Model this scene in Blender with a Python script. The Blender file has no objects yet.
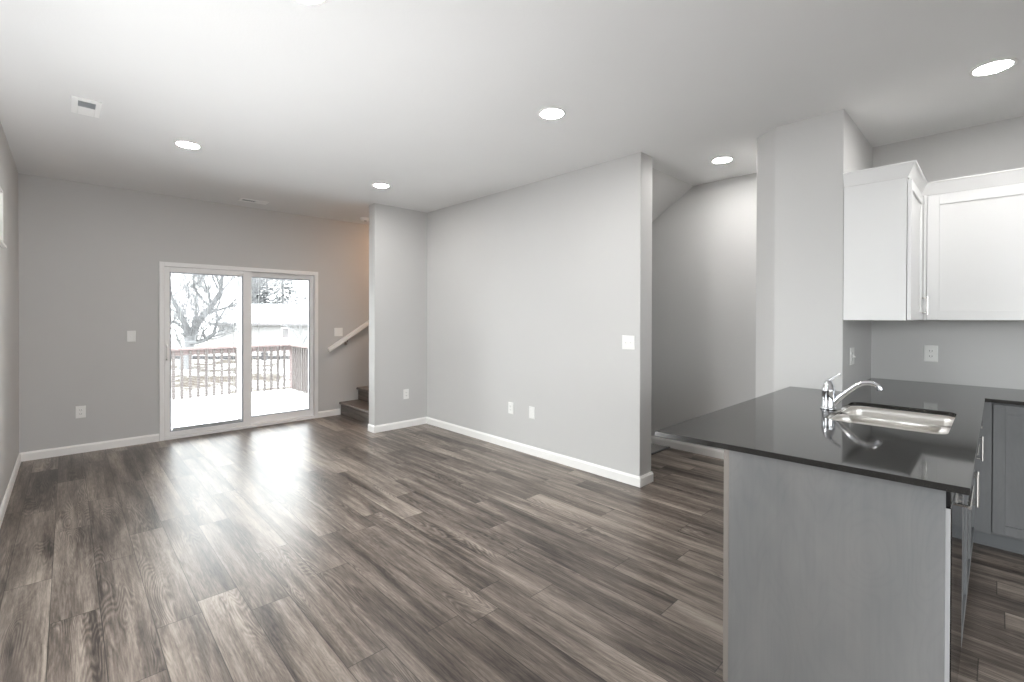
import bpy, bmesh, math, random
from mathutils import Vector, Matrix, Euler
PI = math.pi
sc = bpy.context.scene
COL = sc.collection

# ------------------------------------------------------------------ camera, sky, exposure
YAW = 0.7632
cam_d = bpy.data.cameras.new('camera')
cam_d.sensor_width = 36.0
cam_d.lens = 465.05 / 1024 * 36.0
cam_d.shift_y = -(341.0 - 318.985) / 1024
cam_d.clip_start = 0.05
cam_d.clip_end = 400
cam = bpy.data.objects.new('camera', cam_d)
COL.objects.link(cam)
cam.matrix_world = (Matrix.Translation((0, 0, 1.3943)) @ Matrix.Rotation(-YAW, 4, 'Z')
                    @ Matrix.Rotation(PI / 2 - 0.0055, 4, 'X') @ Matrix.Rotation(0.0025, 4, 'Z'))
sc.camera = cam

world = bpy.data.worlds.new('overcast_sky')
sc.world = world
world.use_nodes = True
wn = world.node_tree
wn.nodes.clear()
w_out = wn.nodes.new('ShaderNodeOutputWorld')
w_bg = wn.nodes.new('ShaderNodeBackground')
w_tc = wn.nodes.new('ShaderNodeTexCoord')
w_sep = wn.nodes.new('ShaderNodeSeparateXYZ')
w_rmp = wn.nodes.new('ShaderNodeValToRGB')
w_rmp.color_ramp.elements[0].position = 0.0
w_rmp.color_ramp.elements[0].color = (0.93, 0.95, 0.97, 1)
w_rmp.color_ramp.elements[1].position = 0.6
w_rmp.color_ramp.elements[1].color = (0.96, 0.98, 1.0, 1)
wn.links.new(w_tc.outputs['Generated'], w_sep.inputs[0])
wn.links.new(w_sep.outputs['Z'], w_rmp.inputs[0])
wn.links.new(w_rmp.outputs[0], w_bg.inputs[0])
w_bg.inputs[1].default_value = 1.75
wn.links.new(w_bg.outputs[0], w_out.inputs[0])

vs = sc.view_settings
sc.display_settings.display_device = 'sRGB'
vs.view_transform = 'Standard'
vs.look = 'None'
vs.exposure = 2.62
vs.gamma = 1.0
vs.use_curve_mapping = False
sc.cycles.use_denoising = True
sc.cycles.max_bounces = 10
sc.cycles.diffuse_bounces = 6
sc.cycles.glossy_bounces = 5
sc.cycles.transparent_max_bounces = 16
sc.cycles.sample_clamp_indirect = 8.0
sc.cycles.caustics_reflective = False
sc.cycles.caustics_refractive = False

LAMP = 31.0          # radiance of the recessed ceiling lamps


def portal(loc, rot, sx, sy):
    d = bpy.data.lights.new('daylight_portal', 'AREA')
    d.shape = 'RECTANGLE'
    d.size, d.size_y = sx, sy
    d.cycles.is_portal = True
    o = bpy.data.objects.new('daylight_portal', d)
    o.location, o.rotation_euler = loc, rot
    COL.objects.link(o)


portal((-0.56, -1.8, 1.325), (0, -PI / 2, 0), 2.55, 2.2)       # unseen window added for daylight, left wall beside the camera
portal((.6, -3.35, 1.25), (PI / 2, 0, 0), 1.4, 2.4)      # bare opening added behind the camera to let in daylight
portal((-0.56, 2.91, 1.325), (0, -PI / 2, 0), 2.55, 1.42)     # second unseen window added for daylight, left wall
portal((1.61, 6.68, 1.0), (-PI / 2, 0, 0), 1.9, 2.1)      # sliding door


# added fill spot aimed up, brightens the ceiling like a bounced flash
fl_d = bpy.data.lights.new('ceiling_fill_spot', 'SPOT')
fl_d.energy = 42
fl_d.spot_size = math.radians(165)
fl_d.spot_blend = 1.0
fl_d.shadow_soft_size = 0.12
fl_d.color = (0.97, 0.985, 1.0)
fl = bpy.data.objects.new('ceiling_fill_spot', fl_d)
fl.location = (-0.05, 2.15, 0.12)
fl.rotation_euler = (PI, 0, 0)
COL.objects.link(fl)


# ------------------------------------------------------------------ materials
def nt(name):
    m = bpy.data.materials.new(name)
    m.use_nodes = True
    t = m.node_tree
    b = t.nodes['Principled BSDF']
    return m, t, b


def mix_rgb(t, fac, a, b, mode='MIX'):
    n = t.nodes.new('ShaderNodeMix')
    n.data_type = 'RGBA'
    n.blend_type = mode
    for s, v in ((n.inputs['Factor'], fac), (n.inputs[6], a), (n.inputs[7], b)):
        if hasattr(v, 'links'):
            t.links.new(v, s)
        elif isinstance(v, (int, float)):
            s.default_value = v
        else:
            s.default_value = (*v, 1) if len(v) == 3 else v
    return n.outputs[2]


def math_n(t, op, a, b=None, c=None):
    n = t.nodes.new('ShaderNodeMath')
    n.operation = op
    for i, v in enumerate((a, b, c)):
        if v is None:
            continue
        if hasattr(v, 'links'):
            t.links.new(v, n.inputs[i])
        else:
            n.inputs[i].default_value = v
    return n.outputs[0]


def obj_co(t, scale=(1, 1, 1), loc=(0, 0, 0)):
    tc = t.nodes.new('ShaderNodeTexCoord')
    mp = t.nodes.new('ShaderNodeMapping')
    mp.inputs['Scale'].default_value = scale
    mp.inputs['Location'].default_value = loc
    t.links.new(tc.outputs['Object'], mp.inputs[0])
    return mp.outputs[0]


def noise(t, vec, scale=1.0, detail=4, rough=0.5, dist=0.0):
    n = t.nodes.new('ShaderNodeTexNoise')
    n.inputs['Scale'].default_value = scale
    n.inputs['Detail'].default_value = detail
    n.inputs['Roughness'].default_value = rough
    n.inputs['Distortion'].default_value = dist
    t.links.new(vec, n.inputs['Vector'])
    return n.outputs['Fac']


def ramp(t, fac, stops):
    r = t.nodes.new('ShaderNodeValToRGB')
    e = r.color_ramp.elements
    while len(e) < len(stops):
        e.new(0.5)
    for i, (p, c) in enumerate(stops):
        e[i].position = p
        e[i].color = (*c, 1) if len(c) == 3 else c
    t.links.new(fac, r.inputs[0])
    return r.outputs[0]


def bump(t, b, h, strength=0.1, dist=0.01):
    n = t.nodes.new('ShaderNodeBump')
    n.inputs['Strength'].default_value = strength
    n.inputs['Distance'].default_value = dist
    t.links.new(h, n.inputs['Height'])
    t.links.new(n.outputs[0], b.inputs['Normal'])


def paint(name, col, rough=0.6, tex=0.06, scale=180, var=0.03, spec=0.35):
    m, t, b = nt(name)
    co = obj_co(t)
    n = noise(t, co, 1.3, 2)
    c = mix_rgb(t, n, [x * (1 - var) for x in col], [min(1, x * (1 + var)) for x in col])
    t.links.new(c, b.inputs['Base Color'])
    b.inputs['Roughness'].default_value = rough
    b.inputs['Specular IOR Level'].default_value = spec
    if tex:
        bump(t, b, noise(t, co, scale, 2), tex, 0.004)
    return m


def metal(name, col, rough, stretch=(1, 1, 1), tex=0.0):
    m, t, b = nt(name)
    b.inputs['Metallic'].default_value = 1
    co = obj_co(t, stretch)
    n = noise(t, co, 30, 3)
    t.links.new(mix_rgb(t, n, [x * .95 for x in col], col), b.inputs['Base Color'])
    r = math_n(t, 'MULTIPLY_ADD', n, rough * .4, rough * .8)
    t.links.new(r, b.inputs['Roughness'])
    if tex:
        bump(t, b, n, tex, 0.002)
    return m


def plain(name, col, rough=0.4, spec=0.5, **kw):
    m = paint(name, col, rough, 0, var=0.015, spec=spec)
    return m


M = {}
M['wall'] = paint('grey_wall_paint', (0.578, 0.573, 0.565), 0.55, 0.10, 140)
M['ceiling'] = paint('ceiling_paint', (0.755, 0.755, 0.75), 0.7, 0.12, 90)
M['trim'] = paint('white_trim_paint', (0.90, 0.89, 0.87), 0.35, 0.0)
M['vinyl'] = paint('white_vinyl', (0.88, 0.875, 0.87), 0.35, 0.0)
M['gasket'] = plain('grey_glazing_bead', (0.42, 0.43, 0.47), 0.5)
M['darkgasket'] = plain('dark_gasket', (0.10, 0.10, 0.11), 0.6)
M['white_cab'] = paint('white_cabinet_lacquer', (0.78, 0.78, 0.777), 0.32, 0.0)
M['plastic'] = plain('white_plastic', (0.86, 0.86, 0.84), 0.3)
M['edge_strip'] = plain('grey_white_edge', (0.56, 0.56, 0.57), 0.4)
M['slot'] = plain('dark_slot', (0.06, 0.06, 0.06), 0.6)
M['ventdark'] = plain('vent_backing_grey', (0.30, 0.31, 0.32), 0.7)
M['louver'] = plain('grey_vent_louver', (0.50, 0.52, 0.54), 0.5)
M['fitting'] = plain('bright_white_fitting', (0.90, 0.90, 0.89), 0.35)
M['steel'] = metal('brushed_stainless', (0.88, 0.86, 0.83), 0.36, (14, 14, 1), 0.01)
M['chrome'] = metal('chrome', (0.82, 0.84, 0.88), 0.07)
M['nickel'] = metal('brushed_nickel', (0.75, 0.73, 0.70), 0.25)
M['black'] = plain('black_gloss_panel', (0.008, 0.008, 0.009), 0.06, 0.6)
M['blackmat'] = plain('black_plastic', (0.03, 0.03, 0.032), 0.4)
M['toe'] = plain('dark_toe_kick', (0.13, 0.135, 0.14), 0.5)
M['carpet'] = paint('grey_hall_carpet', (0.30, 0.29, 0.28), 0.95, 0.5, 220)


def floor_mat():
    m, t, b = nt('grey_brown_vinyl_plank')
    tc = t.nodes.new('ShaderNodeTexCoord')
    sp = t.nodes.new('ShaderNodeSeparateXYZ')
    t.links.new(tc.outputs['Object'], sp.inputs[0])
    x, y = sp.outputs['X'], sp.outputs['Y']
    W, L = 0.172, 1.22
    u = math_n(t, 'DIVIDE', math_n(t, 'ADD', x, 0.061), W)
    row = math_n(t, 'FLOOR', u)
    fx = math_n(t, 'FRACT', u)
    wn1 = t.nodes.new('ShaderNodeTexWhiteNoise')
    wn1.noise_dimensions = '1D'
    t.links.new(row, wn1.inputs['W'])
    v = math_n(t, 'DIVIDE', math_n(t, 'MULTIPLY_ADD', wn1.outputs['Value'], L, y), L)
    colm = math_n(t, 'FLOOR', v)
    fy = math_n(t, 'FRACT', v)
    cid = t.nodes.new('ShaderNodeCombineXYZ')
    t.links.new(row, cid.inputs[0])
    t.links.new(colm, cid.inputs[1])
    wn2 = t.nodes.new('ShaderNodeTexWhiteNoise')
    wn2.noise_dimensions = '2D'
    t.links.new(cid.outputs[0], wn2.inputs['Vector'])
    pid = wn2.outputs['Value']

    def co(sx, sy, k):
        c = t.nodes.new('ShaderNodeCombineXYZ')
        t.links.new(math_n(t, 'MULTIPLY_ADD', pid, k, math_n(t, 'MULTIPLY', x, sx)), c.inputs[0])
        t.links.new(math_n(t, 'MULTIPLY_ADD', pid, k * 1.7, math_n(t, 'MULTIPLY', y, sy)), c.inputs[1])
        t.links.new(math_n(t, 'MULTIPLY', pid, 31.0), c.inputs[2])
        return c.outputs[0]
    n_broad = noise(t, co(9.0, 0.85, 53), 1.0, 4, 0.55, 0.5)
    n_fine = noise(t, co(130, 8.0, 91), 1.0, 4, 0.75, 0.3)
    n_mask = noise(t, co(4.0, 1.1, 43), 1.0, 1, 0.5)
    n_ring = noise(t, co(7.5, 0.75, 17), 1.0, 2, 0.4, 0.3)
    ring = math_n(t, 'PINGPONG', math_n(t, 'MULTIPLY', n_ring, 44.0), 0.5)
    ring = math_n(t, 'MULTIPLY', ring, 2.0)
    n_streak = noise(t, co(26.0, 0.95, 71), 1.0, 6, 0.68, 0.35)
    n_spot = noise(t, co(13.0, 2.2, 29), 1.0, 3, 0.6, 1.2)
    g = math_n(t, 'MULTIPLY_ADD', math_n(t, 'SUBTRACT', n_broad, 0.5), 1.70, 0.47)
    g = math_n(t, 'ADD', g, math_n(t, 'MULTIPLY', math_n(t, 'SUBTRACT', n_streak, 0.5), 1.00))
    g = math_n(t, 'ADD', g, math_n(t, 'MULTIPLY', math_n(t, 'SUBTRACT', n_spot, 0.5), 0.30))
    g = math_n(t, 'ADD', g, math_n(t, 'MULTIPLY', math_n(t, 'SUBTRACT', n_fine, 0.5), 1.05))
    g = math_n(t, 'ADD', g, math_n(t, 'MULTIPLY', math_n(t, 'SUBTRACT', ring, 0.5), math_n(t, 'MULTIPLY_ADD', math_n(t, 'GREATER_THAN', n_mask, 0.58), 0.24, 0.08)))
    g = math_n(t, 'ADD', g, math_n(t, 'MULTIPLY', math_n(t, 'SUBTRACT', pid, 0.5), 0.30))
    c = ramp(t, g, [(0.02, (0.038, 0.029, 0.025)), (0.38, (0.132, 0.106, 0.089)),
                    (0.62, (0.226, 0.187, 0.158)), (0.98, (0.40, 0.34, 0.29))])
    gap = math_n(t, 'ADD', math_n(t, 'LESS_THAN', math_n(t, 'PINGPONG', fx, 0.5), 0.010),
                 math_n(t, 'LESS_THAN', math_n(t, 'PINGPONG', fy, 0.5), 0.0016))
    gap = math_n(t, 'MINIMUM', gap, 1.0)
    c = mix_rgb(t, math_n(t, 'MULTIPLY', gap, 0.7), c, (0.02, 0.017, 0.015))
    t.links.new(c, b.inputs['Base Color'])
    rr = math_n(t, 'MULTIPLY_ADD', n_fine, 0.04, 0.32)
    t.links.new(rr, b.inputs['Roughness'])
    b.inputs['Specular IOR Level'].default_value = 0.47
    h = math_n(t, 'SUBTRACT', math_n(t, 'MULTIPLY', n_fine, 0.5), gap)
    bump(t, b, h, 0.05, 0.0015)
    return m


M['floor'] = floor_mat()


def stair_mat():
    m, t, b = nt('dark_stair_wood')
    co = obj_co(t, (14, 1.2, 14))
    n = noise(t, co, 1.4, 5, 0.6, 0.6)
    c = ramp(t, n, [(0.3, (0.075, 0.06, 0.052)), (0.55, (0.17, 0.14, 0.12)), (0.75, (0.28, 0.235, 0.20))])
    t.links.new(c, b.inputs['Base Color'])
    b.inputs['Roughness'].default_value = 0.3
    return m


M['stair'] = stair_mat()


def grey_wood(name, dark, lite, seed):
    m, t, b = nt(name)
    co = obj_co(t, (2.0, 2.0, 0.75), (seed, seed * .7, seed * .3))
    n1 = noise(t, co, 2.6, 3, 0.5, 0.8)
    rings = math_n(t, 'PINGPONG', math_n(t, 'MULTIPLY', noise(t, co, 2.0, 2, 0.4, 0.5), 22.0), 0.5)
    rings = math_n(t, 'POWER', math_n(t, 'MULTIPLY', rings, 2.0), 3.0)
    n2 = noise(t, obj_co(t, (60, 60, 2.5)), 1.0, 3, 0.6)
    g = math_n(t, 'MULTIPLY_ADD', math_n(t, 'SUBTRACT', n1, 0.5), 1.1, 0.5)
    g = math_n(t, 'SUBTRACT', g, math_n(t, 'MULTIPLY', rings, 0.09))
    g = math_n(t, 'ADD', g, math_n(t, 'MULTIPLY', math_n(t, 'SUBTRACT', n2, 0.5), 0.40))
    c = ramp(t, g, [(0.15, dark), (0.85, lite)])
    warm = noise(t, obj_co(t, (1, 1, .5), (3, 9, seed)), 3.1, 2)
    c = mix_rgb(t, math_n(t, 'MULTIPLY', math_n(t, 'GREATER_THAN', warm, 0.0), math_n(t, 'MULTIPLY', warm, 0.62)), c,
                (lite[0] * 1.00, lite[1] * 0.93, lite[2] * 0.88))
    t.links.new(c, b.inputs['Base Color'])
    b.inputs['Roughness'].default_value = 0.42
    return m


M['grey_wood'] = grey_wood('grey_stained_birch', (0.178, 0.190, 0.203), (0.290, 0.292, 0.295), 2.3)
M['grey_wood_shaded'] = grey_wood('shaded_grey_birch', (0.105, 0.112, 0.120), (0.185, 0.192, 0.199), 7.1)  # same grey stain, darkened to carry the dimmer light on these cabinets
M['pale_strip'] = grey_wood('pale_stained_edge', (0.255, 0.235, 0.222), (0.34, 0.315, 0.295), 4.4)


def counter_mat():
    m, t, b = nt('black_quartz')
    co = obj_co(t)
    v = t.nodes.new('ShaderNodeTexVoronoi')
    v.inputs['Scale'].default_value = 260
    t.links.new(co, v.inputs['Vector'])
    s = math_n(t, 'LESS_THAN', v.outputs['Distance'], 0.16)
    n = noise(t, co, 120, 3)
    c = mix_rgb(t, math_n(t, 'MULTIPLY', s, n), (0.021, 0.020, 0.019), (0.14, 0.135, 0.13))
    t.links.new(c, b.inputs['Base Color'])
    b.inputs['Roughness'].default_value = 0.06
    b.inputs['Specular IOR Level'].default_value = 0.68
    return m


M['counter'] = counter_mat()


def glass_mat():
    m = bpy.data.materials.new('window_glass')
    m.use_nodes = True
    t = m.node_tree
    t.nodes.clear()
    o = t.nodes.new('ShaderNodeOutputMaterial')
    tr = t.nodes.new('ShaderNodeBsdfTransparent')
    tr.inputs[0].default_value = (0.97, 0.985, 0.98, 1)
    gl = t.nodes.new('ShaderNodeBsdfGlossy')
    gl.inputs['Roughness'].default_value = 0.02
    fr = t.nodes.new('ShaderNodeFresnel')
    fr.inputs[0].default_value = 1.45
    mx = t.nodes.new('ShaderNodeMixShader')
    t.links.new(fr.outputs[0], mx.inputs[0])
    t.links.new(tr.outputs[0], mx.inputs[1])
    t.links.new(gl.outputs[0], mx.inputs[2])
    t.links.new(mx.outputs[0], o.inputs[0])
    return m


M['glass'] = glass_mat()


def emit(name, col, strength):
    m, t, b = nt(name)
    b.inputs['Base Color'].default_value = (0.9, 0.9, 0.9, 1)
    b.inputs['Emission Color'].default_value = (*col, 1)
    b.inputs['Emission Strength'].default_value = strength
    return m


M['lamp'] = emit('lit_lamp_lens', (1.0, 0.98, 0.955), LAMP)
M['assumed_warmlamp'] = emit('assumed_warm_lamp_dome', (1.0, 0.62, 0.38), 9.0)  # glow of the assumed, unseen stairwell lamp


def snow_mat(name, patches):
    m, t, b = nt(name)
    co = obj_co(t)
    n = noise(t, co, 0.9, 6, 0.65, 0.4)
    n2 = noise(t, obj_co(t, (6, 6, 6)), 2.5, 4, 0.7)
    white = (0.88, 0.89, 0.90)
    if patches:
        f = ramp(t, math_n(t, 'MULTIPLY_ADD', n2, 0.35, math_n(t, 'MULTIPLY', n, 0.65)),
                 [(patches, (0, 0, 0)), (patches + 0.12, (1, 1, 1))])
        c = mix_rgb(t, f, white, mix_rgb(t, n2, (0.052, 0.044, 0.037), (0.098, 0.087, 0.077)))
    else:
        c = mix_rgb(t, n, white, (0.82, 0.83, 0.85))
    t.links.new(c, b.inputs['Base Color'])
    b.inputs['Roughness'].default_value = 0.9
    b.inputs['Specular IOR Level'].default_value = 0.0
    bump(t, b, n2, 0.3, 0.03)
    return m


M['snow'] = snow_mat('snow', 0)
M['yard'] = snow_mat('snowy_dry_lawn', 0.38)
M['rail_wood'] = paint('weathered_red_deck_wood', (0.176, 0.141, 0.136), 0.9, 0.2, 40, 0.15, 0.05)
M['baluster'] = paint('weathered_grey_baluster', (0.102, 0.090, 0.086), 0.9, 0.2, 40, 0.15, 0.05)
M['bark'] = paint('hazed_grey_bark', (0.193, 0.196, 0.200), 0.9, 0.3, 30, 0.25, 0.05)  # paled: the outdoor haze is put into the bark colour
M['needles'] = paint('hazed_grey_needles', (0.099, 0.104, 0.106), 0.9, 0.0, 30, 0.2, 0.05)  # greyed needles, with distance haze painted in
M['siding'] = paint('pale_house_siding', (0.253, 0.250, 0.246), 0.9, 0.1, 20, 0.05, 0.05)
M['housewin'] = plain('far_window_glass', (0.142, 0.135, 0.137), 0.3)
M['kerb'] = paint('dark_kerb', (0.07, 0.068, 0.07), 0.9, 0.2, 20, 0.2, 0.05)


# ------------------------------------------------------------------ mesh helpers
class MB:
    """collects shapes, then links them as ONE mesh object"""

    def __init__(self):
        self.bm = bmesh.new()

    def box(self, x0, x1, y0, y1, z0, z1):
        v = [self.bm.verts.new(p) for p in ((x0, y0, z0), (x1, y0, z0), (x1, y1, z0), (x0, y1, z0),
                                            (x0, y0, z1), (x1, y0, z1), (x1, y1, z1), (x0, y1, z1))]
        for f in ((3, 2, 1, 0), (4, 5, 6, 7), (0, 1, 5, 4), (1, 2, 6, 5), (2, 3, 7, 6), (3, 0, 4, 7)):
            self.bm.faces.new([v[i] for i in f])
        return self

    def prism(self, poly, z0, z1):
        a = [self.bm.verts.new((x, y, z0)) for x, y in poly]
        b = [self.bm.verts.new((x, y, z1)) for x, y in poly]
        n = len(poly)
        self.bm.faces.new(a[::-1])
        self.bm.faces.new(b)
        for i in range(n):
            self.bm.faces.new((a[i], a[(i + 1) % n], b[(i + 1) % n], b[i]))
        return self

    def loft(self, rings, caps=True, closed=True):
        """rings: lists of points, equal length; skinned one to the next"""
        R = [[self.bm.verts.new(p) for p in r] for r in rings]
        n = len(R[0])
        for a, b in zip(R, R[1:]):
            for i in range(n if closed else n - 1):
                j = (i + 1) % n
                self.bm.faces.new((a[i], a[j], b[j], b[i]))
        if caps:
            self.bm.faces.new(R[0][::-1])
            self.bm.faces.new(R[-1])
        return self

    def tube(self, pts, radii, seg=12, caps=True):
        pts = [Vector(p) for p in pts]
        if isinstance(radii, (int, float)):
            radii = [radii] * len(pts)
        rings = []
        up = Vector((0.13, 0.29, 0.95)).normalized()
        prev = None
        for i, p in enumerate(pts):
            d = (pts[min(i + 1, len(pts) - 1)] - pts[max(i - 1, 0)]).normalized()
            if prev is None:
                a = d.cross(up if abs(d.dot(up)) < .9 else Vector((1, 0, 0))).normalized()
            else:
                a = (prev - d * prev.dot(d)).normalized()
            prev = a
            b = d.cross(a)
            rings.append([p + (a * math.cos(2 * PI * k / seg) + b * math.sin(2 * PI * k / seg)) * radii[i] for k in range(seg)])
        return self.loft(rings, caps)

    def lathe(self, c, prof, seg=28, caps=True):
        """prof: (radius, z) pairs, about the vertical axis through c"""
        return self.loft([[(c[0] + r * math.cos(2 * PI * k / seg), c[1] + r * math.sin(2 * PI * k / seg), c[2] + z)
                           for k in range(seg)] for r, z in prof], caps)

    def build(self, name, mat, parent=None, bevel=0.0, smooth=False, segs=2):
        bmesh.ops.recalc_face_normals(self.bm, faces=self.bm.faces)
        me = bpy.data.meshes.new(name)
        off = Vector((0, 0, 0))
        if parent is not None and parent.get('_world'):
            off = Vector(parent['_world'])
            bmesh.ops.translate(self.bm, vec=-off, verts=self.bm.verts)
        self.bm.to_mesh(me)
        self.bm.free()
        me.materials.append(M[mat] if isinstance(mat, str) else mat)
        o = bpy.data.objects.new(name, me)
        COL.objects.link(o)
        if parent is not None:
            o.parent = parent
            if parent.get('_world'):
                o['_world'] = parent['_world'] if parent.type == 'EMPTY' else parent['_world']
        if bevel:
            md = o.modifiers.new('bevel', 'BEVEL')
            md.width, md.segments, md.limit_method = bevel, segs, 'ANGLE'
            md.angle_limit = math.radians(35)
            md.harden_normals = False
        if smooth:
            for p in me.polygons:
                p.use_smooth = True
        return o


def box(x0, x1, y0, y1, z0, z1):
    return MB().box(x0, x1, y0, y1, z0, z1)


def thing(name, label, cat, loc=(0, 0, 0), group=None, local=False, rotz=0.0, kind=None):
    """an Empty at the thing's base; parts given in world coordinates unless local"""
    o = bpy.data.objects.new(name, None)
    o.empty_display_size = 0.1
    COL.objects.link(o)
    o.location = loc
    o.rotation_euler = (0, 0, rotz)
    if label:
        o['label'] = label
        o['category'] = cat
    if group:
        o['group'] = group
    if kind:
        o['kind'] = kind
    if not local:
        o['_world'] = loc
    return o


def structure(o, label=None):
    o['kind'] = 'structure'
    if label:
        o['label'] = label
    return o


def tag(o, label, cat, group=None, kind=None):
    o['label'], o['category'] = label, cat
    if group:
        o['group'] = group
    if kind:
        o['kind'] = kind
    return o


def dup(root, loc, rotz, label, group=None):
    """copy a thing with its parts and sub-parts"""
    r = root.copy()
    COL.objects.link(r)
    r.location = loc
    r.rotation_euler = (0, 0, rotz)
    r['label'] = label
    if group:
        r['group'] = group
    for ch in list(root.children):
        c = ch.copy()
        COL.objects.link(c)
        c.parent = r
        for g in list(ch.children):
            d = g.copy()
            COL.objects.link(d)
            d.parent = c
    return r


# ------------------------------------------------------------------ room shell
H = 2.74
XL, YB = -0.332, 6.43            # left wall and back wall faces
XR = 4.65                        # alcove wall face
YR = -3.1                        # wall behind the camera
YP, XP0, XP, YP1 = 5.14, 2.650, 3.387, 2.0225   # projecting return, partition
XK, XQ, YQ0, YQ1 = 4.612, 3.627, 0.6945, 1.099  # kitchen wall, pier

floor = box(XL - .15, XR + .15, YR - .15, YB + .15, -0.12, 0).build('floor', 'floor')
structure(floor)
ceil = box(XL - .15, XR + .15, YR - .15, YB + .15, H, H + .15).build('ceiling', 'ceiling')
structure(ceil)

wl = MB()
WY0, WY1, WZ0, WZ1 = -2.9, -0.7, 0.05, 2.60
TY0, TY1, TZ0, TZ1 = 3.70, 4.915, 1.875, 2.275
a, b_ = XL - .15, XL
wl.box(a, b_, YR - .15, WY0, 0, H).box(a, b_, WY0, WY1, 0, WZ0).box(a, b_, WY0, WY1, WZ1, H)
VY0, VY1 = 2.20, 3.62
wl.box(a, b_, WY1, VY0, 0, H).box(a, b_, VY0, VY1, 0, WZ0).box(a, b_, VY0, VY1, WZ1, H).box(a, b_, VY1, TY0, 0, H).box(a, b_, TY0, TY1, 0, TZ0).box(a, b_, TY0, TY1, TZ1, H).box(a, b_, TY1, YB + .15, 0, H)
structure(wl.build('wall_left', 'wall'))

DX0, DX1, DZ1 = 0.736, 2.477, 1.993
wb = MB()
wb.box(XL, DX0, YB, YB + .15, 0, H).box(DX0, DX1, YB, YB + .15, DZ1, H).box(DX1, XR + .15, YB, YB + .15, 0, H)
structure(wb.build('wall_back', 'wall'))
RX0, RX1, RZ0, RZ1 = -.1, 1.3, 0.05, 2.40  # opening added behind the camera, only to admit daylight
wr = MB()
wr.box(XL - .15, RX0, YR - .15, YR, 0, H).box(RX1, XR + .15, YR - .15, YR, 0, H)
wr.box(RX0, RX1, YR - .15, YR, 0, RZ0).box(RX0, RX1, YR - .15, YR, RZ1, H)
structure(wr.build('wall_rear', 'wall'))
structure(box(XR, XR + .15, YQ0 + .3, YB, 0, H).build('wall_alcove', 'wall'))
structure(box(XK, XR + .15, YR, YQ0 + .3, 0, H).build('wall_kitchen', 'wall'))

CAPY = 5.288
pt = MB().prism([(XP0, YP), (XP, YP), (XP, YP1), (3.572, YP1), (3.572, CAPY), (XP0, CAPY)], -.03, H + .03)
structure(pt.build('wall_partition', 'wall', bevel=0.005))
pr = MB().prism([(XQ, YQ0), (XK, YQ0), (XR, YQ0), (XR, 1.262), (3.752, 1.262), (XQ, YQ1)], -.03, H + .03)
structure(pr.build('wall_pier', 'wall', bevel=0.005))

# underside of the stairs sloping down over the hall
sl = MB()
y0, z0, y1, z1 = 2.165, H, 4.70, 1.10
sl.loft([[(x, y0, z0), (x, y1, z1), (x, y1, z1 + .14), (x, y0 + .22, z0)] for x in (3.572, XR)])
structure(sl.build('ceiling_slope', 'wall'))
structure(box(3.572, XR, 3.90, 4.0, 0, 1.62).build('wall_closet', 'wall'))
structure(box(3.575, XR, 2.425, 3.90, 0, 0.006).build('floor_carpet', 'carpet'))
structure(box(3.575, XR, 2.405, 2.43, 0, 0.010).build('trim_threshold', 'darkgasket', bevel=.003))


def baseboard(name, p, q, n):
    """p, q on the wall face; n the outward normal"""
    h, d = 0.085, 0.013
    p, q, n = Vector((*p, 0)), Vector((*q, 0)), Vector((*n, 0))
    prof = [(0, 0), (d, 0), (d, h - .018), (d * .55, h - .006), (d * .4, h), (0, h)]
    rings = [[e + n * u + Vector((0, 0, w)) for u, w in prof] for e in (p, q)]
    return structure(MB().loft(rings).build(name, 'trim'))


baseboard('baseboard_left', (XL, YR), (XL, YB), (1, 0))
baseboard('baseboard_back', (XL, YB), (DX0 - .002, YB), (0, -1))
baseboard('baseboard_back.001', (DX1 + .002, YB), (2.785, YB), (0, -1))


def baseboard_run(name, pts):
    """mitred baseboard along a polyline; sits to the right of the walking direction"""
    h, d = 0.085, 0.013
    prof = [(0, 0), (d, 0), (d, h - .018), (d * .55, h - .006), (d * .4, h), (0, h)]
    P2 = [Vector(p) for p in pts]
    rings = []
    for i, p in enumerate(P2):
        ds = []
        if i > 0:
            ds.append((p - P2[i - 1]).normalized())
        if i < len(P2) - 1:
            ds.append((P2[i + 1] - p).normalized())
        ns = [Vector((q.y, -q.x)) for q in ds]
        n = ns[0] if len(ns) == 1 else (ns[0] + ns[1]) / (1 + ns[0].dot(ns[1]))
        rings.append([(p.x + n.x * u, p.y + n.y * u, z) for u, z in prof])
    return structure(MB().loft(rings).build(name, 'trim'))


baseboard_run('baseboard_partition', [(XP0, CAPY), (XP0, YP), (XP, YP), (XP, YP1), (3.572, YP1), (3.572, YP1 + .9)])
baseboard('baseboard_alcove', (XR, 1.262), (XR, 3.9), (-1, 0))

# ------------------------------------------------------------------ sliding glass door
dr = thing('door_1', None, None, (1.613, YB, 0), kind='structure')
FY0, FY1 = YB - .018, YB + .13
fr = MB()
fr.box(DX0, DX0 + .045, FY0, FY1, 0, DZ1).box(DX1 - .045, DX1, FY0, FY1, 0, DZ1)
fr.box(DX0 + .045, DX1 - .045, FY0, FY1, DZ1 - .05, DZ1).box(DX0 + .045, DX1 - .045, FY0, FY1, 0, .032)
fr.box(DX0 + .045, DX1 - .045, FY0 + .06, FY0 + .068, .032, .045)
fr.build('door_frame', 'vinyl', dr, .004)


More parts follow.
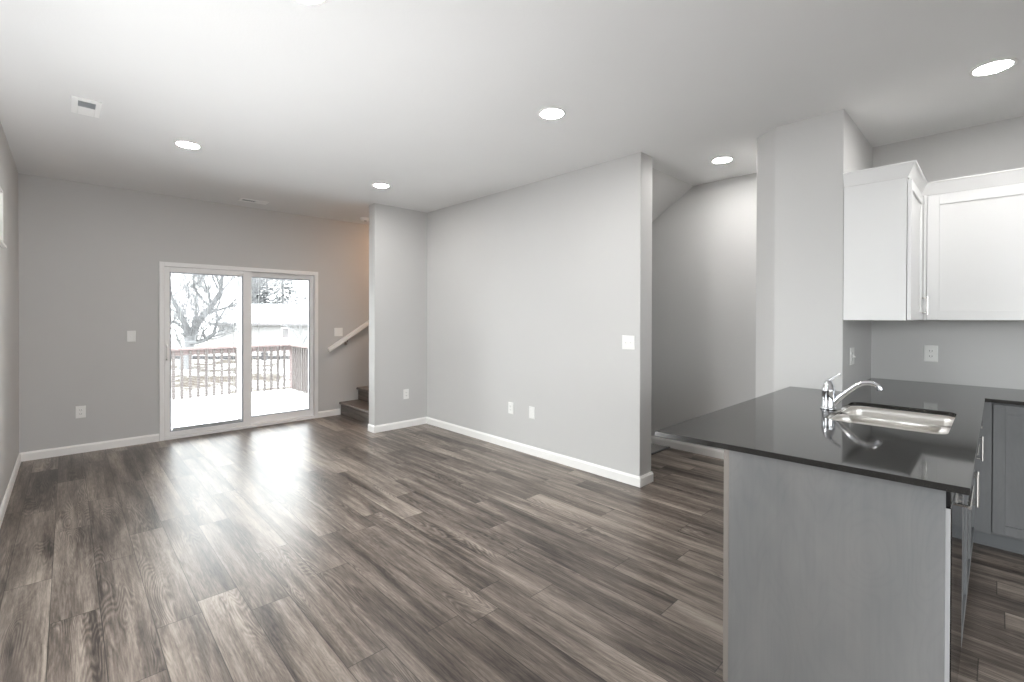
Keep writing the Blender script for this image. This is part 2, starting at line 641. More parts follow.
def sash(name, x0, x1, gx0, gx1, gz0, gz1, z0, z1, ya, yb, parent):
    m = MB()
    m.box(x0, gx0, ya, yb, z0, z1).box(gx1, x1, ya, yb, z0, z1)
    m.box(gx0, gx1, ya, yb, z0, gz0).box(gx0, gx1, ya, yb, gz1, z1)
    s = m.build(name, 'vinyl', parent, .003)
    e = .013
    g = MB()
    yc, yd = ya + .007, yb - .007
    g.box(gx0, gx0 + e, yc, yd, gz0, gz1).box(gx1 - e, gx1, yc, yd, gz0, gz1)
    g.box(gx0 + e, gx1 - e, yc, yd, gz0, gz0 + e).box(gx0 + e, gx1 - e, yc, yd, gz1 - e, gz1)
    g.build('glazing_bead', 'gasket', s)
    ym = (ya + yb) / 2
    box(gx0 + e, gx1 - e, ym - .0105, ym - .0075, gz0 + e, gz1 - e).build('glass_pane', 'glass', s)
    # fine blinds between the panes, slats turned open
    b = MB()
    z = gz0 + e + .03
    while z < gz1 - e - .01:
        b.box(gx0 + e + .004, gx1 - e - .004, ym - .0016, ym + .0016, z, z + .0003)
        z += .019
    b.build('blind_slats', 'vinyl', s)
    c = MB()
    for k in (.14, .5, .86):
        xx = gx0 + (gx1 - gx0) * k
        c.box(xx - .0018, xx + .0018, ym - .0065, ym - .0050, gz0 + e + .03, gz1 - e)
    c.build('blind_cords', 'vinyl', s)
    return s


YS = YB - .004
left_sash = sash('sliding_panel', DX0 + .047, 1.660, .832, 1.567, .085, 1.885, .034, DZ1 - .052, YS, YS + .045, dr)
sash('fixed_panel', 1.575, DX1 - .047, 1.655, 2.390, .118, 1.885, .034, DZ1 - .052, YS + .05, YS + .095, dr)
box(.86, 1.550, YS + .014, YS + .028, .098, .112).build('blind_bottom_rail', 'vinyl', left_sash)
box(.86, 1.550, YS + .014, YS + .029, .113, .121).build('blind_rail_gasket', 'darkgasket', left_sash)  # thin dark gasket above the bottom rail
# outer screen frame seen through the left pane
sf = MB()
sf.box(1.526, 1.570, YS + .10, YS + .115, .034, DZ1 - .052).box(.80, .835, YS + .10, YS + .115, .034, DZ1 - .052)
sf.box(.835, 1.526, YS + .10, YS + .115, .034, .095).box(.835, 1.526, YS + .10, YS + .115, DZ1 - .10, DZ1 - .052)
sf.build('screen_frame', 'vinyl', dr, .003)
hd = MB()
hd.box(.793, .815, YS - .006, YS, .86, 1.10)
hd.tube([(.804, YS - .004, .90), (.804, YS - .036, .915), (.804, YS - .04, .98), (.804, YS - .036, 1.045), (.804, YS - .004, 1.06)], .009, 10)
hd.build('pull_handle', 'vinyl', left_sash, .002)
# far latch tab on the fixed panel
box(2.400, 2.412, YS + .040, YS + .05, 1.36, 1.52).build('latch_strip', 'vinyl', dr, .002)


# windows on the left wall; the two tall ones are unseen, added for daylight
def window(name, y0, y1, z0, z1, bars, glass):
    w = thing(name, None, None, (XL, (y0 + y1) / 2, z0), kind='structure')
    f = MB()
    t_ = .05
    xa, xb = XL - .11, XL - .03
    f.box(xa, xb, y0, y0 + t_, z0, z1).box(xa, xb, y1 - t_, y1, z0, z1)
    f.box(xa, xb, y0 + t_, y1 - t_, z0, z0 + t_).box(xa, xb, y0 + t_, y1 - t_, z1 - t_, z1)
    for k in range(1, bars):
        yy = y0 + (y1 - y0) * k / bars
        f.box(xa, xb, yy - .03, yy + .03, z0 + t_, z1 - t_)
    f.build('window_frame', 'vinyl', w, .004)
    r = MB()
    r.box(XL - .15, XL + .004, y0, y0 + .012, z0, z1).box(XL - .15, XL + .004, y1 - .012, y1, z0, z1)
    r.box(XL - .15, XL + .02, y0, y1, z0, z0 + .015).box(XL - .15, XL + .004, y0, y1, z1 - .012, z1)
    r.build('window_jamb', 'trim', w)
    if glass:
        box(XL - .073, XL - .067, y0 + t_, y1 - t_, z0 + t_, z1 - t_).build('window_pane', 'glass', w)


window('window_1', TY0, TY1, TZ0, TZ1, 1, True)
window('added_window_2', VY0, VY1, WZ0, WZ1, 2, True)  # added out of view, brings daylight onto the partition
window('added_window_3', WY0, WY1, WZ0, WZ1, 3, True)  # added out of view, brings daylight to the kitchen side

# ------------------------------------------------------------------ staircase and handrail
RUN, RISE, SX = 0.2565, 0.181, 2.800
st = thing('staircase', 'dark wood steps rising behind the projecting wall beside the sliding door', 'stairs', (SX, 5.86, 0))
for k in range(7):
    x = SX + k * RUN
    nose = MB()
    zt = RISE * (k + 1)
    th = .034
    prof = [(x - .018, zt - th), (x - .026, zt - th * .75), (x - .028, zt - th * .5), (x - .026, zt - th * .25), (x - .018, zt), (x + RUN, zt), (x + RUN, zt - th)]
    nose.loft([[(px, yy, pz) for px, pz in prof] for yy in (CAPY + .002, YB - .002)])
    nose.build('tread', 'stair', st)
    box(x, x + .016, CAPY + .002, YB - .002, zt - RISE, zt - th).build('riser', 'stair', st)
structure(box(SX + 7 * RUN + .03, SX + 7 * RUN + .08, CAPY, YB, 0, H).build('wall_stair_end', 'wall'))

hr = thing('handrail', 'white sloping handrail fixed to the wall above the dark steps', 'handrail', (2.62, 6.37, .90))
A, B = Vector((2.598, 6.365, .927)), Vector((4.40, 6.365, .927 + 1.802 * .632))
dv = (B - A).normalized()
up = Vector((-dv.z, 0, dv.x))
side = Vector((0, 1, 0))
prof = [(-.022, -.030), (.022, -.030), (.022, -.012), (.016, -.004), (.022, .004), (.022, .018), (.014, .028), (-.014, .028), (-.022, .018), (-.022, .004), (-.016, -.004), (-.022, -.012)]
MB().loft([[e + side * u + up * w for u, w in prof] for e in (A, B)]).build('rail', 'trim', hr)
for tpar in (.30, 1.55):
    p = A + dv * tpar - up * .03
    br = MB()
    br.tube([p, p + Vector((0, .012, -.035)), p + Vector((0, .055, -.05))], .007, 8)
    br.box(p.x - .02, p.x + .02, YB - .006, YB, p.z - .075, p.z - .025)
    br.build('bracket', 'nickel', hr)

# assumed stairwell lamp, out of view, added for the warm glow up the stairs
lm = thing('assumed_stair_lamp', 'assumed round warm flush lamp, out of view on the ceiling over the stairs', 'lamp', (3.95, 5.86, H))
MB().lathe((3.95, 5.86, H), [(.16, 0), (.16, -.02), (.15, -.025)], 28).build('lamp_base', 'plastic', lm)
MB().lathe((3.95, 5.86, H - .025), [(.145, 0), (.14, -.03), (.11, -.06), (.06, -.078), (.012, -.082)], 28).build('lamp_dome', 'assumed_warmlamp', lm, smooth=True)

# ------------------------------------------------------------------ ceiling fittings
rl = thing('recessed_light', 'round recessed light near the sliding door end, left of the pair there', 'ceiling light', (.69, 4.42, H),
           'recessed ceiling lights', local=True)
tr_ = MB()
tr_.loft([[(r * math.cos(2 * PI * k / 36), r * math.sin(2 * PI * k / 36), z) for k in range(36)]
          for r, z in ((.092, 0), (.090, -.005), (.080, -.006), (.073, -.003), (.073, 0))], caps=False)
o = tr_.build('trim_ring', 'plastic', rl, smooth=True)
le = MB()
le.lathe((0, 0, -.001), [(.074, 0), (.074, -.002), (.02, -.003)], 36)
le.build('lens', 'lamp', rl)
for x, y, lb in ((2.34, 4.40, 'round recessed light in front of the projecting wall end by the stairs'),
                 (2.325, 2.052, 'round recessed light at mid ceiling, above the long partition wall'),
                 (.712, 1.985, 'round recessed light cut off by the top edge of the picture'),
                 (4.06, 1.645, 'round recessed light over the alcove beside the sloped soffit'),
                 (3.60, .028, 'round recessed light in the kitchen ceiling above the white cabinets')):
    dup(rl, (x, y, H), 0, lb)


def vent(x0, x1, y0, y1, label, gx0, gx1, gy0, gy1, name, slats):
    v = thing(name, label, 'vent', ((x0 + x1) / 2, (y0 + y1) / 2, H), None)
    m = MB()
    m.box(x0, gx0, y0, y1, H - .010, H).box(gx1, x1, y0, y1, H - .010, H)
    m.box(gx0, gx1, y0, gy0, H - .010, H).box(gx0, gx1, gy1, y1, H - .010, H)
    m.build('vent_frame', 'fitting', v, .003)
    box(gx0, gx1, gy0, gy1, H - .003, H).build('vent_backing', 'ventdark', v)
    s = MB()
    for k in range(slats):
        if name == 'ceiling_register':
            xx = gx0 + (gx1 - gx0) * (k + .5) / slats
            s.loft([[(xx - .003, yy, H - .009), (xx + .001, yy, H - .009), (xx + .005, yy, H - .003), (xx + .001, yy, H - .003)] for yy in (gy0, gy1)])
        else:
            yy = gy0 + (gy1 - gy0) * (k + .5) / slats
            s.loft([[(xx, yy - .003, H - .009), (xx, yy + .001, H - .009), (xx, yy + .005, H - .003), (xx, yy + .001, H - .003)] for xx in (gx0, gx1)])
    s.build('vent_louvers', 'louver', v)
    return v


vent(.022, .161, 3.920, 4.222, 'white rectangular ceiling vent near the left wall with small grey grille', .052, .134, 3.962, 4.068, 'ceiling_vent', 9)
vent(1.43, 1.73, 5.965, 6.105, 'narrow white ceiling register above the sliding door', 1.46, 1.60, 5.995, 6.075, 'ceiling_register', 7)

sd = thing('smoke_detector', 'small white round smoke detector on ceiling by the stairs', 'smoke detector', (2.965, 6.02, H))
MB().lathe((2.965, 6.02, H), [(.070, 0), (.070, -.012), (.062, -.030), (.045, -.036), (.01, -.037)], 28).build('detector_body', 'fitting', sd)
MB().lathe((2.965, 6.02, H - .036), [(.02, 0), (.02, -.004), (.004, -.005)], 16).build('test_button', 'ventdark', sd)


# ------------------------------------------------------------------ switches and sockets (built facing -Y, wall at local y = 0)
def plate_mb(w, h):
    m = MB()
    a, b = w / 2, h / 2
    m.loft([[(-a, 0, -b), (a, 0, -b), (a, 0, b), (-a, 0, b)],
            [(-a, -.003, -b), (a, -.003, -b), (a, -.003, b), (-a, -.003, b)],
            [(-a + .004, -.006, -b + .004), (a - .004, -.006, -b + .004), (a - .004, -.006, b - .004), (-a + .004, -.006, b - .004)]])
    return m


def receptacle(parent, cx):
    for s in (-1, 1):
        pr = []
        for k in range(20):
            an = 2 * PI * k / 20
            pr.append((cx + .0175 * math.cos(an), s * .0195 + max(-.0125, min(.0125, .0175 * math.sin(an)))))
        rc = MB().loft([[(px, yy, pz) for px, pz in pr] for yy in (-.005, -.0085)]).build('receptacle', 'plastic', parent)
        for sx in (-1, 1):
            box(cx + sx * .007 - .0015, cx + sx * .007 + .0015, -.0092, -.008, s * .0195 - .003, s * .0195 + .006).build('slot', 'slot', rc)
        MB().lathe((cx, -.0086, s * .0195 - .0085), [(.0026, -.0006), (.0026, .0006)], 10).build('ground_hole', 'slot', rc)


def rocker(parent, cx):
    m = MB()
    m.loft([[(cx - .0165, -.005, -.033), (cx + .0165, -.005, -.033), (cx + .0165, -.005, .033), (cx - .0165, -.005, .033)],
            [(cx - .0155, -.007, -.032), (cx + .0155, -.007, -.032), (cx + .0155, -.011, .032), (cx - .0155, -.011, .032)]])
    m.build('rocker', 'plastic', parent)


def toggle(parent, cx):
    m = MB()
    m.box(cx - .0055, cx + .0055, -.008, -.005, -.0125, .0125)
    m.loft([[(cx - .004, -.006, -.004), (cx + .004, -.006, -.004), (cx + .004, -.006, .006), (cx - .004, -.006, .006)],
            [(cx - .0035, -.018, -.010), (cx + .0035, -.018, -.010), (cx + .0035, -.018, -.004), (cx - .0035, -.018, -.004)]])
    m.build('toggle', 'plastic', parent)


FW, FP = 0.0, -PI / 2         # on a wall facing -Y, on a wall facing -X
oa = thing('wall_outlet', 'white outlet low on the back wall left of the sliding door', 'outlet', (.097, YB, .414), 'white wall outlets', local=True)
plate_mb(.078, .122).build('cover_plate', 'plastic', oa, .0015)
receptacle(oa, 0)
dup(oa, (3.076, YP, .415), 0, 'white outlet low on the short projecting wall beside the stairs')
dup(oa, (XP, 3.553, .427), FP, 'white outlet low on the long partition wall, farther of the two plates')
dup(oa, (XK, .342, 1.127), FP, 'white outlet on the kitchen wall under the large white cabinet')
ob = thing('media_plate', 'white plate with tall blank insert low on partition wall, nearer of the two', 'wall plate', (XP, 3.245, .424), None, True, FP)
plate_mb(.078, .122).build('cover_plate', 'plastic', ob, .0015)
box(-.017, .017, -.008, -.005, -.034, .034).build('blank_insert', 'plastic', ob, .001)
sa = thing('light_switch', 'single white light switch on the back wall left of the sliding door', 'light switch', (.497, YB, 1.171), 'light switches', local=True)
plate_mb(.074, .118).build('cover_plate', 'plastic', sa, .0015)
toggle(sa, 0)
sb = thing('light_switch', 'double white light switch on the back wall above the handrail foot', 'light switch', (2.765, YB, 1.169), 'light switches', local=True)
plate_mb(.120, .118).build('cover_plate', 'plastic', sb, .0015)
toggle(sb, -.023)
toggle(sb, .023)
dup(sb, (XP, 2.133, 1.179), FP, 'double white light switch near the free end of the partition wall')
sc2 = thing('switched_outlet', 'white double plate on the shaded pier side beneath the wall cabinet', 'outlet', (3.895, YQ0, 1.128), None, True, 0)
plate_mb(.120, .118).build('cover_plate', 'plastic', sc2, .0015)
receptacle(sc2, -.023)
toggle(sc2, .023)

# ------------------------------------------------------------------ kitchen: peninsula
CT, CB = .914, .893
YF = .091                       # cabinet fronts of the peninsula face -Y here
YK = .71                        # its back
# countertop with sink cut-out
SKX0, SKX1, SKY0, SKY1 = 2.585, 3.245, .140, .572


def round_rect(x0, x1, y0, y1, r, n=6):
    pts = []
    for cx, cy, a0 in ((x1 - r, y1 - r, 0), (x0 + r, y1 - r, 90), (x0 + r, y0 + r, 180), (x1 - r, y0 + r, 270)):
        for k in range(n + 1):
            a_ = math.radians(a0 + 90 * k / n)
            pts.append((cx + r * math.cos(a_), cy + r * math.sin(a_)))
    return pts


def slab_with_hole(outer, hole, z0, z1):
    m = MB()
    bm = m.bm
    loops = []
    for poly in (outer, hole):
        vv = [bm.verts.new((x, y, z0)) for x, y in poly]
        loops += [bm.edges.new((vv[i], vv[(i + 1) % len(vv)])) for i in range(len(vv))]
    res = bmesh.ops.triangle_fill(bm, use_beauty=True, use_dissolve=False, edges=loops)
    faces = [g for g in res['geom'] if isinstance(g, bmesh.types.BMFace)]
    ex = bmesh.ops.extrude_face_region(bm, geom=faces)
    bmesh.ops.translate(bm, vec=(0, 0, z1 - z0), verts=[g for g in ex['geom'] if isinstance(g, bmesh.types.BMVert)])
    return m


outer = [(1.833, .051), (3.945, .051), (3.945, -1.10), (XK - .002, -1.10), (XK - .002, YQ0 - .002), (XQ - .002, YQ0 - .002), (XQ - .002, .995), (1.783, .995)]
cm = slab_with_hole(outer, round_rect(SKX0, SKX1, SKY0, SKY1, .055), CB, CT)
ct = cm.build('countertop', 'counter', None, .0012, segs=1)
tag(ct, 'glossy black L-shaped countertop on the grey peninsula and kitchen wall cabinets', 'countertop')


def shaker(name, parent, mat, axis, face, u0, u1, z0, z1, th=.019, fw=.057, rec=.009):
    """frame-and-panel front; axis 'x': lies along X, looks to -Y from y=face; axis 'y': lies along Y, looks to -X from x=face"""
    m = MB()

    def b(ua, ub, za, zb, d0, d1):
        if axis == 'x':
            m.box(ua, ub, face + d0, face + d1, za, zb)
        else:
            m.box(face + d0, face + d1, ua, ub, za, zb)
    b(u0, u0 + fw, z0, z1, 0, th)
    b(u1 - fw, u1, z0, z1, 0, th)
    b(u0 + fw, u1 - fw, z0, z0 + fw, 0, th)
    b(u0 + fw, u1 - fw, z1 - fw, z1, 0, th)
    b(u0 + fw, u1 - fw, z0 + fw, z1 - fw, rec, th - .002)
    return m.build(name, mat, parent, .0015)


def bar_pull(parent, p, q, n, off=.032, r=.0055):
    """bar handle between the feet p and q, standing off along n"""
    p, q, n = Vector(p), Vector(q), Vector(n)
    d_ = (q - p).normalized()
    m = MB()
    m.tube([p - d_ * .012 + n * off, q + d_ * .012 + n * off], r, 12)
    m.tube([p, p + n * off], r * .85, 10)
    m.tube([q, q + n * off], r * .85, 10)
    return m.build('pull_handle', 'nickel', parent, smooth=False)


# grey end panel (slightly skew, like the counter's end)
ep = thing('end_panel', 'large grey stained wood end panel closing the peninsula under the black countertop', 'panel', (1.82, .4, 0))
MB().prism([(1.866, .104), (1.884, .104), (1.834, .702), (1.812, .702)], 0, CB - .001).build('panel_board', 'grey_wood', ep, .0015)
MB().prism([(1.812, .702), (1.842, .702), (1.842, .722), (1.812, .722)], 0, CB - .001).build('corner_strip', 'pale_strip', ep, .002)

# dishwasher
dw = thing('dishwasher', 'black glossy dishwasher at the end of the peninsula beside the grey end panel', 'dishwasher', (2.19, .35, 0))
box(1.895, 2.485, .115, .68, .10, CB - .004).build('tub_body', 'blackmat', dw)
dd = MB()
dd.box(1.893, 2.487, YF, .112, .115, .828)
dd.build('door', 'black', dw, .004)
box(1.8875, 1.8925, YF + .003, .114, .115, .826).build('door_edge', 'edge_strip', dw, .001)
cp = box(1.8885, 2.487, YF + .002, .114, .831, CB - .004).build('control_panel', 'black', dw, .003)
box(1.895, 2.485, .13, .15, 0, .11).build('toe_kick', 'blackmat', dw)
bar_pull(dw, (2.08, YF, .79), (2.32, YF, .79), (0, -1, 0), .032, .0055)


def base_cabinet(name, label, x0, x1, layout, pulls):
    c = thing(name, label, 'cabinet', ((x0 + x1) / 2, .4, 0), 'grey base cabinets')
    m = MB()
    t_ = .018
    m.box(x0, x0 + t_, YF + .02, YK - .02, .10, CB - .002).box(x1 - t_, x1, YF + .02, YK - .02, .10, CB - .002)
    m.box(x0 + t_, x1 - t_, YK - .04, YK - .02, .10, CB - .002).box(x0 + t_, x1 - t_, YF + .02, YK - .04, .10, .118)
    m.box(x0 + t_, x1 - t_, YF + .02, YF + .04, CB - .05, CB - .002)
    m.build('carcass', 'grey_wood_shaded', c)
    box(x0, x1, YF + .075, YF + .09, 0, .10).build('toe_kick', 'toe', c)
    for (kind, u0, u1, za, zb) in layout:
        f = shaker(kind, c, 'grey_wood_shaded', 'x', YF, u0, u1, za, zb, fw=.05 if kind == 'door' else .035)
        mid = (u0 + u1) / 2
        if kind == 'drawer':
            bar_pull(f, (mid - .09, YF, (za + zb) / 2), (mid + .09, YF, (za + zb) / 2), (0, -1, 0))
        elif kind == 'door':
            px = u1 - .03 if u0 == x0 + .003 else u0 + .03
            bar_pull(f, (px, YF, zb - .16), (px, YF, zb - .04), (0, -1, 0))
    return c


a0, a1 = 2.492, 3.372
base_cabinet('sink_cabinet', 'grey sink base cabinet next to the black dishwasher, under the steel sink', a0, a1,
             [('drawer', a0 + .003, a1 - .003, .735, CB - .012), ('door', a0 + .003, (a0 + a1) / 2 - .0015, .115, .729), ('door', (a0 + a1) / 2 + .0015, a1 - .003, .115, .729)], None)
b0, b1 = 3.376, 3.93
base_cabinet('corner_cabinet', 'grey base cabinet filling the inner corner between sink and kitchen wall', b0, b1,
             [('drawer', b0 + .003, b1 - .04, .735, CB - .012), ('door', b0 + .003, b1 - .04, .115, .729)], None)

# run along the kitchen wall, looking to -X
XF = 3.985
kc = thing('wall_run_cabinet', 'grey base cabinet on the kitchen wall at the right picture edge', 'cabinet', (4.3, -.3, 0), 'grey base cabinets')
box(XF + .020, XK - .002, -1.08, .68, .10, CB - .002).build('carcass', 'grey_wood_shaded', kc)
box(XF + .075, XF + .09, -1.08, YF + .08, 0, .10).build('toe_kick', 'toe', kc)
box(XF + .001, XF + .020, .022, YF + .018, .10, CB - .004).build('corner_filler', 'grey_wood_shaded', kc, .001)
shaker('door', kc, 'grey_wood_shaded', 'y', XF, -.46, .018, .115, CB - .014, fw=.052)
f = shaker('door', kc, 'grey_wood_shaded', 'y', XF, -.943, -.463, .115, CB - .014, fw=.052)
bar_pull(f, (XF, -.49, .70), (XF, -.49, .82), (-1, 0, 0))

# ------------------------------------------------------------------ sink and faucet
sk = thing('sink', 'double bowl stainless steel sink set under the black countertop', 'sink', (2.915, .356, CB - .2))
DIV = 2.945


def bowl(x0, x1, y0, y1, zt, zb, rim):
    m = MB()
    rings = []
    for x, (ins, z) in enumerate(((0, zt), (0.002, zt - .03), (.005, zb + .035), (.014, zb + .010), (.036, zb + .001), (.10, zb - .003))):
        pts = round_rect(x0 + ins, x1 - ins, y0 + ins, y1 - ins, max(.012, .055 - ins * .3), 8)
        rings.append([(a_, b_, z) for a_, b_ in pts])
    m.loft(rings[::-1], caps=False)
    m.bm.verts.ensure_lookup_table()
    n = len(rings[0])
    m.bm.faces.new(m.bm.verts[:n])
    return m


for x0, x1 in ((SKX0 - .003, DIV - .010), (DIV + .010, SKX1 + .003)):
    o = bowl(x0, x1, SKY0 - .003, SKY1 + .003, CB - .004, CB - .19, 0).build('bowl', 'steel', sk, smooth=True)
    md = o.modifiers.new('thickness', 'SOLIDIFY')
    md.thickness, md.offset = .0015, 1
    cx_, cy_ = (x0 + x1) / 2, (SKY0 + SKY1) / 2
    MB().lathe((cx_, cy_, CB - .193), [(.045, .0), (.045, .004), (.032, .005), (.028, .001), (.006, .002)], 24).build('drain', 'chrome', o)
dvb = MB()
prof = []
for k in range(9):
    an = PI * k / 8
    prof.append((DIV + .012 * math.cos(an), CB - .010 + .007 * math.sin(an)))
prof = [(DIV + .012, CB - .05)] + prof + [(DIV - .012, CB - .05)]
dvb.loft([[(px, yy, pz) for px, pz in prof] for yy in (SKY0 + .028, SKY1 - .028)])
dvb.build('divider', 'steel', sk, smooth=True)
rim = slab_with_hole(round_rect(SKX0 - .03, SKX1 + .03, SKY0 - .03, SKY1 + .03, .08), round_rect(SKX0 - .002, SKX1 + .002, SKY0 - .002, SKY1 + .002, .07), CB - .005, CB - .001)
rim.build('rim_flange', 'steel', sk)

fx, fy = 2.878, .611
fc = thing('faucet', 'chrome single lever faucet with arched spout behind the sink', 'faucet', (fx, fy, CT))
MB().lathe((fx, fy, CT), [(.036, 0), (.036, .006), (.032, .012), (.030, .016), (.030, .092), (.0315, .096), (.0315, .103), (.029, .107), (.023, .130), (.014, .150), (.004, .155)], 32).build('faucet_body', 'chrome', fc, smooth=True)
sp = []
ctrl = [(fy - .008, .932), (fy - .040, .972), (fy - .078, 1.013), (fy - .115, 1.047), (fy - .148, 1.065), (fy - .180, 1.067), (fy - .201, 1.058), (fy - .210, 1.046)]


def smooth_path(c, n=5):
    out = []
    for i in range(len(c) - 1):
        p0, p1, p2, p3 = c[max(i - 1, 0)], c[i], c[i + 1], c[min(i + 2, len(c) - 1)]
        for k in range(n):
            t_ = k / n
            out.append(tuple(.5 * ((2 * b) + (-a + c_) * t_ + (2 * a - 5 * b + 4 * c_ - d_) * t_ ** 2 + (-a + 3 * b - 3 * c_ + d_) * t_ ** 3)
                             for a, b, c_, d_ in zip(p0, p1, p2, p3)))
    out.append(c[-1])
    return out


path = smooth_path(ctrl)
MB().tube([(fx, y_, z_) for y_, z_ in path], [.0155 - .0045 * min(1, i / len(path) * 1.4) for i in range(len(path))], 16).build('spout', 'chrome', fc, smooth=True)
y_, z_ = ctrl[-1]
MB().tube([(fx, y_ + .001, z_ + .004), (fx, y_ - .004, z_ - .008)], [.0125, .0125], 16).build('aerator', 'chrome', fc)
lv = MB()
lpath = smooth_path([(fy + .002, CT + .140), (fy - .010, CT + .156), (fy - .032, CT + .174), (fy - .052, CT + .187)], 4)
rings = []
for i, (yy, zz) in enumerate(lpath):
    k = i / (len(lpath) - 1)
    w, t_ = .011 - .002 * k, .0085 - .004 * k
    rings.append([(fx + w * math.cos(2 * PI * j / 12), yy + t_ * .5 * math.sin(2 * PI * j / 12), zz + t_ * math.sin(2 * PI * j / 12)) for j in range(12)])
lv.loft(rings)
lv.build('lever', 'chrome', fc, smooth=True)

# ------------------------------------------------------------------ white wall cabinets
UZ0, UZ1 = 1.376, 2.232
UF = .381
UX = 4.28


def crown(pts, z0, z1, out):
    """mitred crown moulding along an open polyline; flares to the left of the walking direction"""
    s_ = 1 if out > 0 else -1
    prof = [(0, z0), (.004 * s_, z0), (.006 * s_, z0 + .006), (out * .88, z1 - .012), (out, z1 - .009), (out, z1), (0, z1)]
    P2 = [Vector(p) for p in pts]
    rings = []
    for i, p in enumerate(P2):
        ds = []
        if i > 0:
            ds.append((p - P2[i - 1]).normalized())
        if i < len(P2) - 1:
            ds.append((P2[i + 1] - p).normalized())
        ns = [Vector((-q.y, q.x)) for q in ds]
        n = ns[0] if len(ns) == 1 else (ns[0] + ns[1]) / (1 + ns[0].dot(ns[1]))
        rings.append([(p.x + n.x * u, p.y + n.y * u, z) for u, z in prof])
    return MB().loft(rings)


c1 = thing('wall_cabinet', 'narrow white wall cabinet against the pier with plain side panel facing the room', 'cabinet', (3.95, .5, UZ0), 'white wall cabinets')
box(XQ + .001, XK - .002, UF, YQ0 - .002, UZ0, UZ1).build('carcass', 'white_cab', c1, .001)
f = shaker('door', c1, 'white_cab', 'x', UF - .022, XQ + .004, UX - .055, UZ0 + .002, UZ1 - .012, th=.019)
bar_pull(f, (UX - .085, UF - .022, UZ0 + .05), (UX - .085, UF - .022, UZ0 + .15), (0, -1, 0), .028)
box(UX - .052, UX - .001, UF - .022, UF - .001, UZ0, UZ1).build('corner_filler', 'white_cab', c1, .001)
crown([(XQ, YQ0 - .003), (XQ, UF - .002), (UX - .002, UF - .002)], UZ1 + .001, 2.316, -.042).build('crown_molding', 'white_cab', c1)

c2 = thing('wall_cabinet', 'wide white wall cabinet with large shaker door above the kitchen wall outlet', 'cabinet', (4.45, -.1, UZ0), 'white wall cabinets')
box(UX, XK - .002, -1.05, UF - .001, UZ0, UZ1).build('carcass', 'white_cab', c2, .001)
box(UX - .021, UX - .001, .342, UF - .024, UZ0, UZ1).build('corner_filler', 'white_cab', c2, .001)
shaker('door', c2, 'white_cab', 'y', UX - .021, -.35, .339, UZ0 + .002, UZ1 - .012, th=.019, fw=.062)
f = shaker('door', c2, 'white_cab', 'y', UX - .021, -1.045, -.353, UZ0 + .002, UZ1 - .012, th=.019, fw=.062)
bar_pull(f, (UX - .021, -.385, UZ0 + .05), (UX - .021, -.385, UZ0 + .15), (-1, 0, 0), .028)
crown([(UX - .002, UF - .003), (UX - .002, -1.05)], UZ1 + .001, 2.316, -.042).build('crown_molding', 'white_cab', c2)

# ------------------------------------------------------------------ outdoors
random.seed(4)
GY = -0.62
grd = MB()
N = 40
gv = {}
for i in range(N + 1):
    for j in range(N + 1):
        x = -40 + 110 * i / N
        y = -45 + 145 * j / N
        dist = x * .691 + y * .723
        z = GY + .45 * (1 if y < 4 else 0) - 1.25 * max(0, min(1, (dist - 22) / 20)) + random.uniform(-.03, .03)  # ground raised beside the house to throw more light up indoors
        gv[i, j] = grd.bm.verts.new((x, y, z))
for i in range(N):
    for j in range(N):
        grd.bm.faces.new((gv[i, j], gv[i + 1, j], gv[i + 1, j + 1], gv[i, j + 1]))
gro = structure(grd.build('ground_yard', 'yard', smooth=True))

DKX0, DKX1, DKY1 = -2.2, 3.46, 10.20
dk = MB()
y = YB + .17
while y < DKY1 - .05:
    dk.box(DKX0, DKX1, y, y + .134, -.175, -.135)
    y += .14
structure(dk.build('floor_deck', 'baluster'))
sn = MB()
NX, NY = 60, 44
sv = {}
for i in range(NX + 1):
    for j in range(NY + 1):
        x = DKX0 + (DKX1 - DKX0) * i / NX
        y = YB + .16 + (DKY1 - YB - .16) * j / NY
        z = -.098 + .008 * math.sin(x * 2.1 + y) + .006 * math.sin(y * 45) * max(0, min(1, x - 1.5)) + random.uniform(-.003, .003)
        if i in (0, NX) or j in (0, NY):
            z = -.134
        sv[i, j] = sn.bm.verts.new((x, y, z))
for i in range(NX):
    for j in range(NY):
        sn.bm.faces.new((sv[i, j], sv[i + 1, j], sv[i + 1, j + 1], sv[i, j + 1]))
tag(sn.build('snow', 'snow', smooth=True), 'white snow covering the deck outside the sliding door', 'snow', kind='stuff')

RY, RX = 10.10, 3.37
rg = thing('deck_railing', 'weathered reddish wooden railing with balusters around the snowy deck', 'railing', (.9, RY, -.134))
box(DKX0, RX + .07, RY - .07, RY + .07, .775, .812).build('top_rail', 'rail_wood', rg, .004)
box(DKX0, RX - .045, RY - .02, RY + .02, .685, .775).build('sub_rail', 'rail_wood', rg)
box(RX - .07, RX + .07, YB + .2, RY - .07, .775, .812).build('top_rail', 'rail_wood', rg, .004)
box(RX - .02, RX + .02, YB + .2, RY - .045, .685, .775).build('sub_rail', 'rail_wood', rg)
for px, py in ((RX, RY), (.10, RY + .06), (RX, YB + .25)):
    box(px - .045, px + .045, py - .045, py + .045, -.55, .775).build('post', 'rail_wood', rg, .004)
k = 0
x = RX - .17
while x > -.7:
    box(x - .021, x + .021, RY - .057, RY - .021, -.25, .765).build('baluster', 'baluster', rg, .003)
    x -= .123
y = RY - .17
while y > YB + .5:
    box(RX - .057, RX - .021, y - .021, y + .021, -.25, .765).build('baluster', 'baluster', rg, .003)
    y -= .123

# world directions of the camera axis, for placing things out in the yard by distance and offset
FWD = Vector((math.sin(YAW), math.cos(YAW), 0))
RGT = Vector((math.cos(YAW), -math.sin(YAW), 0))


